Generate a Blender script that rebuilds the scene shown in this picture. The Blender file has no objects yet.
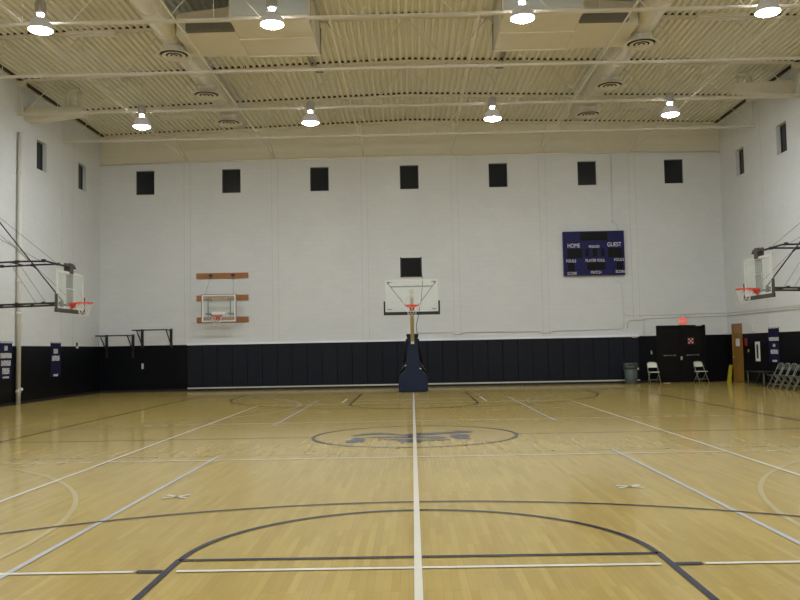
import bpy, bmesh, math, random
from mathutils import Vector, Matrix
random.seed(7)
PI = math.pi
SC = bpy.context.scene
COL = SC.collection

# ------------------------------------------------------------------ materials
MATS = {}
def mat(name, col, rough=0.5, metal=0.0, emit=None, noise=0.0, nscale=20, trans=0.0, alpha=1.0, coat=0.0, bump=0.0, spec=0.5):
    m = bpy.data.materials.new(name); m.use_nodes = True
    nt = m.node_tree; b = nt.nodes['Principled BSDF']
    b.inputs['Base Color'].default_value = (*col, 1)
    b.inputs['Roughness'].default_value = rough
    b.inputs['Metallic'].default_value = metal
    b.inputs['Specular IOR Level'].default_value = spec
    b.inputs['Coat Weight'].default_value = coat
    b.inputs['Transmission Weight'].default_value = trans
    b.inputs['Alpha'].default_value = alpha
    tc = nt.nodes.new('ShaderNodeTexCoord')
    n = nt.nodes.new('ShaderNodeTexNoise'); n.inputs['Scale'].default_value = nscale; n.inputs['Detail'].default_value = 3
    nt.links.new(tc.outputs['Object'], n.inputs['Vector'])
    if noise:
        mx = nt.nodes.new('ShaderNodeMix'); mx.data_type = 'RGBA'
        mx.inputs['A'].default_value = (*[max(0, c*(1-noise)) for c in col], 1)
        mx.inputs['B'].default_value = (*[min(1, c*(1+noise)) for c in col], 1)
        nt.links.new(n.outputs['Fac'], mx.inputs['Factor'])
        nt.links.new(mx.outputs['Result'], b.inputs['Base Color'])
    if bump:
        bp = nt.nodes.new('ShaderNodeBump'); bp.inputs['Strength'].default_value = bump; bp.inputs['Distance'].default_value = 0.01
        nt.links.new(n.outputs['Fac'], bp.inputs['Height']); nt.links.new(bp.outputs['Normal'], b.inputs['Normal'])
    if emit:
        b.inputs['Emission Color'].default_value = (*emit[0], 1); b.inputs['Emission Strength'].default_value = emit[1]
    MATS[name] = m
    return m

def block_mat(name, col, axis, vary=0.015, mortar=0.93, rough=0.7):
    """painted concrete block laid in running bond; axis = wall's horizontal axis"""
    m = bpy.data.materials.new(name); m.use_nodes = True
    nt = m.node_tree; N = nt.nodes; L = nt.links; b = N['Principled BSDF']
    b.inputs['Roughness'].default_value = rough; b.inputs['Specular IOR Level'].default_value = 0.3 if rough > .6 else 0.12
    tc = N.new('ShaderNodeTexCoord'); sx = N.new('ShaderNodeSeparateXYZ'); cx = N.new('ShaderNodeCombineXYZ')
    L.new(tc.outputs['Object'], sx.inputs[0])
    L.new(sx.outputs[axis], cx.inputs[0]); L.new(sx.outputs[2], cx.inputs[1])
    br = N.new('ShaderNodeTexBrick'); L.new(cx.outputs[0], br.inputs['Vector'])
    br.inputs['Scale'].default_value = 1; br.inputs['Brick Width'].default_value = 0.405; br.inputs['Row Height'].default_value = 0.203
    br.inputs['Mortar Size'].default_value = 0.006; br.inputs['Mortar Smooth'].default_value = 0.3
    br.inputs['Color1'].default_value = (*[c*(1-vary) for c in col], 1)
    br.inputs['Color2'].default_value = (*[min(1, c*(1+vary)) for c in col], 1)
    br.inputs['Mortar'].default_value = (*[c*mortar for c in col], 1)
    n = N.new('ShaderNodeTexNoise'); n.inputs['Scale'].default_value = 0.7; n.inputs['Detail'].default_value = 5
    L.new(tc.outputs['Object'], n.inputs['Vector'])
    mr = N.new('ShaderNodeMapRange'); mr.inputs['To Min'].default_value = 0.93; mr.inputs['To Max'].default_value = 1.05
    L.new(n.outputs['Fac'], mr.inputs['Value'])
    mx = N.new('ShaderNodeMix'); mx.data_type = 'RGBA'; mx.blend_type = 'MULTIPLY'; mx.inputs['Factor'].default_value = 1
    L.new(br.outputs['Color'], mx.inputs['A']); L.new(mr.outputs['Result'], mx.inputs['B'])
    L.new(mx.outputs['Result'], b.inputs['Base Color'])
    bp = N.new('ShaderNodeBump'); bp.inputs['Strength'].default_value = 0.25; bp.inputs['Distance'].default_value = 0.004; bp.invert = True
    L.new(br.outputs['Fac'], bp.inputs['Height']); L.new(bp.outputs['Normal'], b.inputs['Normal'])
    return m

def floor_mat():
    m = bpy.data.materials.new('maple_strip_floor'); m.use_nodes = True
    nt = m.node_tree; N = nt.nodes; L = nt.links; b = N['Principled BSDF']
    tc = N.new('ShaderNodeTexCoord'); sx = N.new('ShaderNodeSeparateXYZ'); cx = N.new('ShaderNodeCombineXYZ')
    L.new(tc.outputs['Object'], sx.inputs[0]); L.new(sx.outputs[1], cx.inputs[0]); L.new(sx.outputs[0], cx.inputs[1])
    def brick(w, h, c1, c2, mortar, ms, off):
        br = N.new('ShaderNodeTexBrick'); mp = N.new('ShaderNodeMapping'); mp.inputs['Location'].default_value = (off, off*.37, 0)
        L.new(cx.outputs[0], mp.inputs[0]); L.new(mp.outputs[0], br.inputs['Vector'])
        br.inputs['Scale'].default_value = 1; br.inputs['Brick Width'].default_value = w; br.inputs['Row Height'].default_value = h
        br.inputs['Mortar Size'].default_value = ms; br.inputs['Mortar Smooth'].default_value = 0.5
        br.offset = 0.37; br.offset_frequency = 3
        br.inputs['Color1'].default_value = (*c1, 1); br.inputs['Color2'].default_value = (*c2, 1); br.inputs['Mortar'].default_value = (*mortar, 1)
        return br
    a = brick(0.8, 0.057, FLOOR_A, FLOOR_B, [c*.80 for c in FLOOR_B], 0.0013, 100.0)
    a2 = brick(0.61, 0.057, (0.905,0.895,0.88), (1.03,1.03,1.03), (1,1,1), 0.0, 37.0)
    mx = N.new('ShaderNodeMix'); mx.data_type = 'RGBA'; mx.blend_type = 'MULTIPLY'; mx.inputs['Factor'].default_value = 1
    L.new(a.outputs['Color'], mx.inputs['A']); L.new(a2.outputs['Color'], mx.inputs['B'])
    # grain
    gm = N.new('ShaderNodeMapping'); gm.inputs['Scale'].default_value = (2.0, 40, 1); L.new(cx.outputs[0], gm.inputs[0])
    g = N.new('ShaderNodeTexNoise'); g.inputs['Scale'].default_value = 1.0; g.inputs['Detail'].default_value = 4; L.new(gm.outputs[0], g.inputs['Vector'])
    big = N.new('ShaderNodeTexNoise'); big.inputs['Scale'].default_value = 0.35; big.inputs['Detail'].default_value = 4; L.new(tc.outputs['Object'], big.inputs['Vector'])
    m1 = N.new('ShaderNodeMapRange'); m1.inputs['To Min'].default_value = 0.93; m1.inputs['To Max'].default_value = 1.06; L.new(g.outputs['Fac'], m1.inputs['Value'])
    m2 = N.new('ShaderNodeMapRange'); m2.inputs['To Min'].default_value = 0.86; m2.inputs['To Max'].default_value = 1.12; L.new(big.outputs['Fac'], m2.inputs['Value'])
    mu = N.new('ShaderNodeMath'); mu.operation = 'MULTIPLY'; L.new(m1.outputs[0], mu.inputs[0]); L.new(m2.outputs[0], mu.inputs[1])
    my = N.new('ShaderNodeMix'); my.data_type = 'RGBA'; my.blend_type = 'MULTIPLY'; my.inputs['Factor'].default_value = 1
    L.new(mx.outputs['Result'], my.inputs['A']); L.new(mu.outputs[0], my.inputs['B'])
    L.new(my.outputs['Result'], b.inputs['Base Color'])
    b.inputs['Roughness'].default_value = 0.13; b.inputs['Specular IOR Level'].default_value = 0.24
    return m

FLOOR_A = (0.508, 0.382, 0.118); FLOOR_B = (0.458, 0.332, 0.095)
WALLC = (0.66, 0.68, 0.695); NAVY = (0.004, 0.0048, 0.007)
M = {}
M['floor'] = floor_mat()
M['wallX'] = block_mat('cream_block_paint', WALLC, 0)
M['wallY'] = block_mat('cream_block_paint_side', WALLC, 1)
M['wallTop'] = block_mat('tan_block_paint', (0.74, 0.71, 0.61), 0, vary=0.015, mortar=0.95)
M['navyX'] = block_mat('navy_block_paint', NAVY, 0, vary=.08, mortar=.75, rough=.45)
M['navyY'] = block_mat('navy_block_paint_side', NAVY, 1, vary=.08, mortar=.75, rough=.45)
M['wall_plain'] = mat('cream_trim_paint', (0.64, 0.63, 0.58), .6, noise=.03)
M['pad'] = mat('navy_vinyl_pad', (0.009, 0.011, 0.019), .55, noise=.1, nscale=3, bump=.2, spec=.2)
M['deck'] = mat('cream_steel_deck', (0.74, 0.725, 0.65), .6, noise=.06, nscale=2)
M['steel'] = mat('cream_painted_steel', (0.70, 0.66, 0.57), .5, noise=.05, nscale=5)
M['duct'] = mat('cream_painted_duct', (0.66, 0.62, 0.52), .5, noise=.05, nscale=3)
M['unit_grey'] = mat('pale_grey_casing', (0.55, 0.59, 0.60), .45, noise=.05, nscale=3)
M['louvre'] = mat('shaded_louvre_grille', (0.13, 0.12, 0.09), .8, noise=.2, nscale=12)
M['shade_dark'] = mat('dark_shade_and_board', (0.04, 0.035, 0.03), .8, noise=.1)  # painted shade for flutes and eaves; also diffuser throats and the roof board
M['glass_night'] = mat('dark_window_glass', (0.012, 0.015, 0.022), .12, noise=.1)
M['frame_dark'] = mat('dark_window_frame', (0.03, 0.035, 0.045), .4, noise=.1)
M['black'] = mat('black_metal', (0.014, 0.013, 0.014), .4, noise=.1)
M['blackpad'] = mat('black_rubber', (0.018, 0.018, 0.018), .7, noise=.1)
M['grey'] = mat('grey_metal', (0.22, 0.22, 0.21), .4, metal=.3, noise=.1)
M['darkgrey'] = mat('dark_grey_padding', (0.06, 0.06, 0.055), .7, noise=.1)
M['alu'] = mat('pale_aluminium', (0.62, 0.62, 0.58), .35, metal=.3, noise=.05)
M['white'] = mat('white_paint', (0.78, 0.77, 0.73), .45, noise=.03)
M['rim'] = mat('orange_red_rim', (0.72, 0.05, 0.025), .4, noise=.05)
M['net'] = mat('white_net_cord', (0.75, 0.73, 0.68), .8, noise=.05)
M['wood'] = mat('brown_mounting_wood', (0.33, 0.13, 0.035), .5, noise=.25, nscale=9)
M['door_wood'] = mat('brown_door_wood', (0.28, 0.145, 0.028), .4, noise=.15, nscale=4)
M['door_black'] = mat('black_door_paint', (0.006, 0.0055, 0.006), .45, noise=.1, spec=.2)
M['cover'] = mat('blue_vinyl_cover', (0.010, 0.018, 0.045), .5, noise=.08, nscale=3, bump=.15, spec=.25)
M['post'] = mat('pale_yellow_post', (0.52, 0.50, 0.33), .4, noise=.05)
M['blue'] = mat('royal_blue_panel', (0.010, 0.011, 0.082), .5, noise=.08, nscale=3, spec=.2)
M['banner'] = mat('dark_blue_banner', (0.010, 0.011, 0.045), .8, noise=.1, spec=.15)
M['letters'] = mat('white_lettering', (0.72, 0.72, 0.74), .6, noise=.03)
M['digit'] = mat('unlit_black_display', (0.005, 0.005, 0.005), .5, spec=.15, noise=.1)
M['exit'] = mat('lit_red_exit_letters', (0.8, 0.1, 0.08), .5, emit=((1.0, 0.12, 0.09), .3), noise=.03)
M['red'] = mat('red_poster', (0.28, 0.02, 0.025), .5, noise=.1)
M['ledge'] = mat('bright_bluish_white_ledge', (0.80, 0.82, 0.90), .35, noise=.03)
M['joint'] = mat('grey_joint_sealant', (0.47, 0.46, 0.43), .8, noise=.05)
M['frame_grey'] = mat('light_grey_board_frame', (0.62, 0.63, 0.60), .4, noise=.03)
M['paper'] = mat('white_paper', (0.70, 0.70, 0.68), .7, noise=.04)
M['bin'] = mat('grey_green_plastic', (0.085, 0.105, 0.10), .5, noise=.08)
M['bin_lid'] = mat('dark_grey_plastic_lid', (0.06, 0.072, 0.068), .5, noise=.08)
M['cream_seat'] = mat('cream_painted_seat', (0.85, 0.85, 0.74), .4, noise=.04)
M['yellow'] = mat('yellow_plastic', (0.42, 0.37, 0.015), .45, noise=.05)
M['chairgrey'] = mat('grey_vinyl_seat', (0.075, 0.078, 0.07), .5, noise=.1)
M['chairtube'] = mat('pale_grey_tube', (0.34, 0.35, 0.30), .35, metal=.4, noise=.05)
M['lens'] = mat('glowing_lamp_lens', (0.9, 0.9, 0.9), .4, emit=((0.96, 1.0, 1.03), 166.0), noise=.01)
M['vent_glow'] = mat('glowing_lamp_vent', (0.9, 0.9, 0.9), .4, emit=((1.0, 1.0, 1.0), 40.0), noise=.01)
M['reflector'] = mat('prismatic_glowing_reflector', (0.42, 0.40, 0.38), .4, emit=((1.0, 0.96, 0.92), 0.06), noise=.05)
M['housing'] = mat('grey_ballast_housing', (0.42, 0.40, 0.38), .4, metal=.2, noise=.05)
M['line_navy'] = mat('navy_floor_paint', (0.025, 0.025, 0.060), .13, noise=.12, nscale=6, spec=.24)
M['line_white'] = mat('white_floor_paint', (0.78, 0.75, 0.66), .13, noise=.05, nscale=6, spec=.24)
M['line_grey'] = mat('faded_grey_blue_floor_paint', (0.52, 0.53, 0.54), .13, noise=.08, nscale=6, spec=.24)
M['line_faint'] = mat('worn_grey_floor_paint', (0.53, 0.445, 0.225), .13, noise=.08, nscale=6, spec=.24)
M['logo'] = mat('slate_blue_floor_paint', (0.065, 0.075, 0.125), .13, noise=.1, nscale=5, spec=.24)
def glass_mat():
    m = bpy.data.materials.new('clear_backboard_glass'); m.use_nodes = True
    nt = m.node_tree; b = nt.nodes['Principled BSDF']
    b.inputs['Base Color'].default_value = (0.80, 0.90, 0.86, 1); b.inputs['Roughness'].default_value = 0.03
    b.inputs['Alpha'].default_value = 0.13
    n = nt.nodes.new('ShaderNodeTexNoise'); n.inputs['Scale'].default_value = 4
    mr = nt.nodes.new('ShaderNodeMapRange'); mr.inputs['To Min'].default_value = .03; mr.inputs['To Max'].default_value = .08
    nt.links.new(n.outputs['Fac'], mr.inputs['Value']); nt.links.new(mr.outputs[0], b.inputs['Roughness'])
    return m
M['glass'] = glass_mat()

# ------------------------------------------------------------------ mesh helpers
class MB:
    def __init__(s): s.bm = bmesh.new(); s.mats = []
    def mi(s, m):
        if m is None: return 0
        if m not in s.mats: s.mats.append(m)
        return s.mats.index(m)
    def box(s, x0, x1, y0, y1, z0, z1, m=None):
        i = s.mi(m)
        v = [s.bm.verts.new(p) for p in [(x0,y0,z0),(x1,y0,z0),(x1,y1,z0),(x0,y1,z0),(x0,y0,z1),(x1,y0,z1),(x1,y1,z1),(x0,y1,z1)]]
        for f in [(3,2,1,0),(4,5,6,7),(0,1,5,4),(1,2,6,5),(2,3,7,6),(3,0,4,7)]:
            fc = s.bm.faces.new([v[k] for k in f]); fc.material_index = i
        return s
    def cbox(s, c, d, m=None):
        return s.box(c[0]-d[0]/2, c[0]+d[0]/2, c[1]-d[1]/2, c[1]+d[1]/2, c[2]-d[2]/2, c[2]+d[2]/2, m)
    def tube(s, pts, r, seg=10, m=None, caps=True):
        i = s.mi(m); pts = [Vector(p) for p in pts]; rings = []
        rs = r if isinstance(r, (list, tuple)) else [r]*len(pts)
        t0 = (pts[1]-pts[0]).normalized()
        up = Vector((0,0,1)) if abs(t0.z) < .9 else Vector((1,0,0))
        a = t0.cross(up).normalized()
        for k, p in enumerate(pts):
            if k == 0: t = t0
            elif k == len(pts)-1: t = (pts[k]-pts[k-1]).normalized()
            else:
                t = ((pts[k]-pts[k-1]).normalized()+(pts[k+1]-pts[k]).normalized()).normalized()
            a = (a - t*a.dot(t)).normalized(); b = t.cross(a)
            rings.append([s.bm.verts.new(p+(a*math.cos(2*PI*j/seg)+b*math.sin(2*PI*j/seg))*rs[k]) for j in range(seg)])
        for k in range(len(rings)-1):
            for j in range(seg):
                f = s.bm.faces.new([rings[k][j], rings[k][(j+1)%seg], rings[k+1][(j+1)%seg], rings[k+1][j]]); f.material_index = i; f.smooth = True
        if caps:
            s.bm.faces.new(rings[0][::-1]).material_index = i; s.bm.faces.new(rings[-1]).material_index = i
        return s
    def bar(s, p, q, w, h, m=None):
        """rectangular bar from p to q"""
        i = s.mi(m); p = Vector(p); q = Vector(q); t = (q-p).normalized()
        up = Vector((0,0,1)) if abs(t.z) < .95 else Vector((0,1,0))
        a = t.cross(up).normalized(); b = a.cross(t).normalized()
        r = []
        for c in (p, q):
            r.append([s.bm.verts.new(c+a*sx*w/2+b*sy*h/2) for sx, sy in ((-1,-1),(1,-1),(1,1),(-1,1))])
        for j in range(4):
            s.bm.faces.new([r[0][j], r[0][(j+1)%4], r[1][(j+1)%4], r[1][j]]).material_index = i
        s.bm.faces.new(r[0][::-1]).material_index = i; s.bm.faces.new(r[1]).material_index = i
        return s
    def lathe(s, prof, c=(0,0,0), seg=28, m=None, axis='Z'):
        i = s.mi(m); rings = []
        for r, z in prof:
            if r < 1e-5: rings.append([s.bm.verts.new(Vector(c)+Vector((0,0,z)))])
            else: rings.append([s.bm.verts.new(Vector(c)+Vector((r*math.cos(2*PI*j/seg), r*math.sin(2*PI*j/seg), z))) for j in range(seg)])
        for a, b in zip(rings, rings[1:]):
            for j in range(seg):
                q = []
                for v in (a[j%len(a)], a[(j+1)%len(a)], b[(j+1)%len(b)], b[j%len(b)]):
                    if v not in q: q.append(v)
                if len(q) > 2:
                    f = s.bm.faces.new(q); f.material_index = i; f.smooth = True
        return s
    def torus(s, c, R, r, normal='Z', seg=32, m=None, a0=0, a1=2*PI):
        pts = []
        n = seg
        for k in range(n+1):
            a = a0+(a1-a0)*k/n; u, v = R*math.cos(a), R*math.sin(a)
            pts.append(Vector(c)+(Vector((u,v,0)) if normal == 'Z' else Vector((u,0,v)) if normal == 'Y' else Vector((0,u,v))))
        return s.tube(pts, r, 8, m)
    def prism(s, poly, y0, y1, plane='XZ', m=None):
        i = s.mi(m)
        def P(a, b, d):
            return (a, d, b) if plane == 'XZ' else (d, a, b) if plane == 'YZ' else (a, b, d)
        A = [s.bm.verts.new(P(a, b, y0)) for a, b in poly]; B = [s.bm.verts.new(P(a, b, y1)) for a, b in poly]
        n = len(poly)
        s.bm.faces.new(A).material_index = i; s.bm.faces.new(B[::-1]).material_index = i
        for j in range(n):
            s.bm.faces.new([A[j], B[j], B[(j+1)%n], A[(j+1)%n]]).material_index = i
        return s
    def build(s, name, m=None, parent=None, bevel=0, loc=None, fix=True):
        if fix: bmesh.ops.recalc_face_normals(s.bm, faces=s.bm.faces)
        me = bpy.data.meshes.new(name)
        s.bm.to_mesh(me); s.bm.free()
        ms = s.mats if s.mats and s.mats != [None] else [m]
        for x in ms: me.materials.append(M[x] if isinstance(x, str) else x)
        o = bpy.data.objects.new(name, me); COL.objects.link(o)
        if parent: o.parent = parent
        if loc: o.location = loc
        if bevel:
            b = o.modifiers.new('b', 'BEVEL'); b.width = bevel; b.segments = 2; b.limit_method = 'ANGLE'
        return o

def tag(o, label=None, cat=None, group=None, kind=None):
    if label: o['label'] = label
    if cat: o['category'] = cat
    if group: o['group'] = group
    if kind: o['kind'] = kind
    return o
def thing(name, label, cat, loc=(0,0,0), rz=0, group=None):
    o = bpy.data.objects.new(name, None); COL.objects.link(o); o.empty_display_size = .1
    o.location = loc; o.rotation_euler = (0, 0, rz)
    return tag(o, label, cat, group)
def copy_tree(o, parent=None):
    c = o.copy(); COL.objects.link(c)
    if parent: c.parent = parent
    for ch in list(KIDS.get(o.name, [])): 
        copy_tree(ch, c)
    return c
KIDS = {}
def snapshot():
    KIDS.clear()
    for o in COL.objects:
        if o.parent: KIDS.setdefault(o.parent.name, []).append(o)
def dup(root, loc, rz, label, group=None):
    snapshot()
    c = copy_tree(root); c.location = loc; c.rotation_euler = (0, 0, rz); c['label'] = label
    if group: c['group'] = group
    return c
def text(name, s, size, loc, rot, m, parent, sx=1.0, thick=0.002, bold=0.0):
    cu = bpy.data.curves.new(name, 'FONT'); cu.body = s; cu.size = size; cu.align_x = 'CENTER'; cu.align_y = 'CENTER'
    cu.extrude = thick; cu.offset = bold
    t = bpy.data.objects.new(name, cu); COL.objects.link(t)
    dg = bpy.context.evaluated_depsgraph_get()
    me = bpy.data.meshes.new_from_object(t.evaluated_get(dg)); COL.objects.unlink(t); bpy.data.objects.remove(t)
    me.materials.clear(); me.materials.append(M[m])
    o = bpy.data.objects.new(name, me); COL.objects.link(o); o.parent = parent
    o.location = loc; o.rotation_euler = rot; o.scale = (sx, 1, 1)
    return o

# ------------------------------------------------------------------ dimensions
XL, XR, YF, YN = -12.85, 12.8, 18.7, -18.7
WAIN = 1.90
def deckz(x): return 11.0 - 0.36*abs(x)/12.8

# ------------------------------------------------------------------ floor and court markings
mb = MB(); mb.box(XL-.3, XR+.3, YN-.3, YF+.3, -.2, 0)
floor = tag(mb.build('floor', 'floor'), 'glossy pale maple strip floor of the gymnasium', kind='structure')

class Lines:
    H = 0.0
    def __init__(s, z): s.bm = bmesh.new(); s.z = z
    def poly(s, pts):
        s.bm.faces.new([s.bm.verts.new((x, y, s.z)) for x, y in pts])
    def line(s, x0, y0, x1, y1, w=.05):
        d = Vector((x1-x0, y1-y0)); n = Vector((-d.y, d.x)).normalized()*w/2
        s.poly([(x0-n.x, y0-n.y), (x1-n.x, y1-n.y), (x1+n.x, y1+n.y), (x0+n.x, y0+n.y)])
    def arc(s, cx, cy, r, a0, a1, w=.05, n=64, sy=1):
        for k in range(n):
            p = a0+(a1-a0)*k/n; q = a0+(a1-a0)*(k+1)/n
            s.poly([(cx+(r-w/2)*math.cos(p), cy+(r-w/2)*math.sin(p)*sy), (cx+(r+w/2)*math.cos(p), cy+(r+w/2)*math.sin(p)*sy),
                    (cx+(r+w/2)*math.cos(q), cy+(r+w/2)*math.sin(q)*sy), (cx+(r-w/2)*math.cos(q), cy+(r-w/2)*math.sin(q)*sy)])
    def dash(s, x0, x1, y, n, w=.05):
        st = (x1-x0)/n
        for k in range(n): s.line(x0+st*(k+.35), y, x0+st*(k+.9), y, w)
    def build(s, name, m, label):
        bmesh.ops.recalc_face_normals(s.bm, faces=s.bm.faces)
        for f in s.bm.faces:
            if f.normal.z < 0: f.normal_flip()
        me = bpy.data.meshes.new(name); s.bm.to_mesh(me); s.bm.free(); me.materials.append(M[m])
        o = bpy.data.objects.new(name, me); COL.objects.link(o); o.parent = floor; o['label'] = label; return o
n = Lines(.0070)   # navy basketball court
n.line(-7.62, -14.3, -7.62, 14.3); n.line(7.62, -14.3, 7.62, 14.3)
n.line(-7.62, 14.3, 7.62, 14.3); n.line(-7.62, -14.3, 7.62, -14.3)
n.line(-7.6, 0, -1.83, 0, .04); n.line(1.83, 0, 7.6, 0, .04)
n.arc(0, 0, 1.83, 0, 2*PI, .055, 96)
n.arc(0, -12.75, 6.27, 0, PI, .045, 96); n.arc(0, 12.75, 6.02, -PI, 0, .05, 96)
for sx in (-1, 1):
    n.line(sx*6.27, -12.75, sx*6.27, -14.3); n.line(sx*6.02, 12.75, sx*6.02, 14.3)
    n.line(sx*1.81, -14.3, sx*1.81, -8.7); n.line(sx*1.83, 14.3, sx*1.83, 8.53)
    n.line(sx*1.84, -9.03, sx*2.03, -9.03, .07); n.line(sx*1.84, 11.3, sx*2.0, 11.3, .07)
n.arc(0, -8.72, 1.80, 0, PI, .052, 64); n.line(-1.80, -8.72, 1.80, -8.72)
n.line(-1.80, 8.53, 1.80, 8.53); n.arc(0, 8.53, 1.80, -PI, 0, .05, 64)
n.build('basketball_line', 'line_navy', 'navy painted basketball court lines')
w = Lines(.0060)   # white volleyball court
for sx in (-1, 1):
    w.line(sx*4.5, -9.03, sx*4.5, 9.0)
    w.line(sx*2.12, 9.3, sx*2.12, 11.4, .06)
    w.dash(sx*4.6, sx*6.3, -2.97, 5); w.dash(sx*4.6, sx*6.6, 3.0, 6)
for a, b in ((-10.2, -2.05), (-1.74, 1.74), (2.05, 10.2)): w.line(a, -9.03, b, -9.03)
w.line(-4.5, 9.0, 4.5, 9.0); w.line(-4.5, -2.97, 4.5, -2.97); w.line(-4.5, 3.0, 4.5, 3.0)
w.line(-1.7, 10.6, 1.7, 10.6, .04)
w.build('volleyball_line', 'line_white', 'white painted volleyball court lines')
c = Lines(.0085); c.line(0, -14.0, 0, 14.3, .056)
c.build('court_divider_line', 'line_white', 'bright white centre stripe running to the portable hoop')
g = Lines(.0050)
for sx in (-1, 1):
    g.line(sx*2.97, -11.4, sx*2.97, -2.45, .052); g.line(sx*2.97, 2.45, sx*2.97, 11.0, .062)
    g.arc(-sx*9.25, 8.3, 6.0, (-PI/2 if sx > 0 else PI/2), (PI/2 if sx > 0 else 3*PI/2), .05)
g.build('practice_line', 'line_grey', 'faded grey blue practice court lines')
f = Lines(.0040)
f.line(-9, -2.45, 9, -2.45, .05); f.line(-9, 2.45, 9, 2.45, .04); f.line(-9, 11.2, 9, 11.2, .05)
for sx in (-1, 1):
    f.line(sx*9, -11.4, sx*9, -2.45); f.line(sx*9, 2.45, sx*9, 11.2)
    f.arc(-sx*9.25, -8.3, 6.0, (-PI/2 if sx > 0 else PI/2), (PI/2 if sx > 0 else 3*PI/2), .055)
f.build('worn_line', 'line_faint', 'worn tan practice lines almost gone from the wood')
lg = Lines(.0045)
LOGO = [
[(-1.19,-0.77),(-1.11,-0.55),(-1.09,-0.25),(-1.0,-0.2),(-0.85,-0.5),(-0.88,-0.87),(-1.0,-1.0),(-1.17,-0.92)],
[(-1.15,0.17),(-0.96,0.44),(-0.68,0.56),(-0.43,0.45),(-0.26,0.18),(-0.08,0.22),(0.11,0.36),(0.76,0.52),(0.77,0.73),(1.09,0.53),(1.06,0.39),(0.81,0.3),(0.6,0.2),(0.1,0.03),(-0.08,-0.07),(-0.33,0.13),(-0.64,0.3),(-0.91,0.2),(-1.11,0.03)],
[(-0.92,-0.19),(-0.59,-0.11),(-0.02,-0.15),(0.45,-0.25),(0.57,-0.42),(0.44,-0.56),(0.05,-0.43),(-0.58,-0.30)],
[(-0.67,-0.59),(-0.28,-0.53),(0.08,-0.70),(0.63,-0.70),(0.56,-0.86),(0.17,-0.9),(0.09,-1.08),(0.01,-1.15),(-0.21,-1.06),(-0.31,-0.76)],
[(0.62,-0.13),(0.74,0.11),(0.93,0.01),(1.0,-0.19),(0.94,-0.37),(0.97,-0.73),(0.76,-0.7),(0.63,-0.38)]]
for q in LOGO: lg.poly(q)
lg.build('centre_logo', 'logo', 'slate blue team emblem painted inside the centre circle')
t = Lines(.0080)
for (x, y, a) in ((-2.62, -5.95, .35), (2.36, -5.79, .3)):
    for s in (a, PI-a): t.line(x-.14*math.cos(s), y-.3*math.sin(s), x+.14*math.cos(s), y+.3*math.sin(s), .05)
for (x, y) in ((-6.73, 12.54), (-2.29, 6.07), (2.11, 5.85), (6.93, 13.17)): t.line(x-.13, y, x+.13, y, .09)
t.build('tape_mark', 'line_white', 'small white tape marks stuck on the floor')

# ------------------------------------------------------------------ walls
def wall(name, axis, pos, thick, a0, a1, top, holes, xm, nm, wain, label):
    """grid wall with openings. axis 'X': wall runs along X at y=pos; 'Y': along Y at x=pos"""
    A = sorted({a0, a1, *[h[0] for h in holes], *[h[1] for h in holes]})
    Z = sorted({0, top, wain, 9.46, *[h[2] for h in holes], *[h[3] for h in holes]})
    mb = MB()
    for i in range(len(A)-1):
        for j in range(len(Z)-1):
            ca, cz = (A[i]+A[i+1])/2, (Z[j]+Z[j+1])/2
            if any(h[0] < ca < h[1] and h[2] < cz < h[3] for h in holes): continue
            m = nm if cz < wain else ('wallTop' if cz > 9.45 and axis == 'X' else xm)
            if axis == 'X': mb.box(A[i], A[i+1], pos, pos+thick, Z[j], Z[j+1], m)
            else: mb.box(pos, pos+thick, A[i], A[i+1], Z[j], Z[j+1], m)
    return tag(mb.build(name), label, kind='structure')
WX = [-10.97, -7.38, -3.72, 0.0, 3.67, 7.33, 10.89]
WZ0, WZ1 = 8.15, 9.15
DX0, DX1, DZ = 9.95, 11.88, 2.28
holes = [(x-.385, x+.385, WZ0, WZ1) for x in WX] + [(DX0, DX1, 0, DZ)]
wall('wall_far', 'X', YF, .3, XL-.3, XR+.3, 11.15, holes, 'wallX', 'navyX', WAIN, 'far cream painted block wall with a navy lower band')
SY = [13.28, 16.84]
wall('wall_left', 'Y', XL-.3, .3, YN, YF, 11.15, [(y-.37, y+.4, 8.03, 9.05) for y in SY], 'wallY', 'navyY', WAIN, 'left cream painted block wall with a navy lower band')
RD0, RD1 = 17.2, 18.12
wall('wall_right', 'Y', XR, .3, YN, YF, 11.15, [(y-.4, y+.37, 8.03, 9.05) for y in (13.10, 16.70)]+[(RD0, RD1, 0, 2.27)], 'wallY', 'navyY', WAIN, 'right cream painted block wall with a navy lower band')
wall('wall_near', 'X', YN-.3, .3, XL-.3, XR+.3, 11.15, [], 'wallX', 'navyX', WAIN, 'near cream painted block wall behind the viewer')

# windows
def window(idx, axis, pos, c, w, z0, z1, sgn, label):
    """pos = plane of the glass; sgn = direction the room lies"""
    mb = MB(); fr = .03
    def bx(a0, a1, zz0, zz1, d0, d1, m):
        if axis == 'X': mb.box(a0, a1, min(d0, d1), max(d0, d1), zz0, zz1, m)
        else: mb.box(min(d0, d1), max(d0, d1), a0, a1, zz0, zz1, m)
    bx(c-w/2, c+w/2, z0, z1, pos, pos-sgn*.04, None)
    o = mb.build('window_%d' % idx, 'glass_night'); tag(o, label, kind='structure')
    mb = MB()
    for a0, a1, b0, b1 in ((c-w/2, c-w/2+fr, z0, z1), (c+w/2-fr, c+w/2, z0, z1), (c-w/2+fr, c+w/2-fr, z0, z0+fr), (c-w/2+fr, c+w/2-fr, z1-fr, z1)):
        bx(a0, a1, b0, b1, pos, pos+sgn*.025, None)
    mb.build('window_frame', 'frame_dark', o)
ordn = ['first', 'second', 'third', 'fourth', 'fifth', 'sixth', 'seventh']
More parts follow.
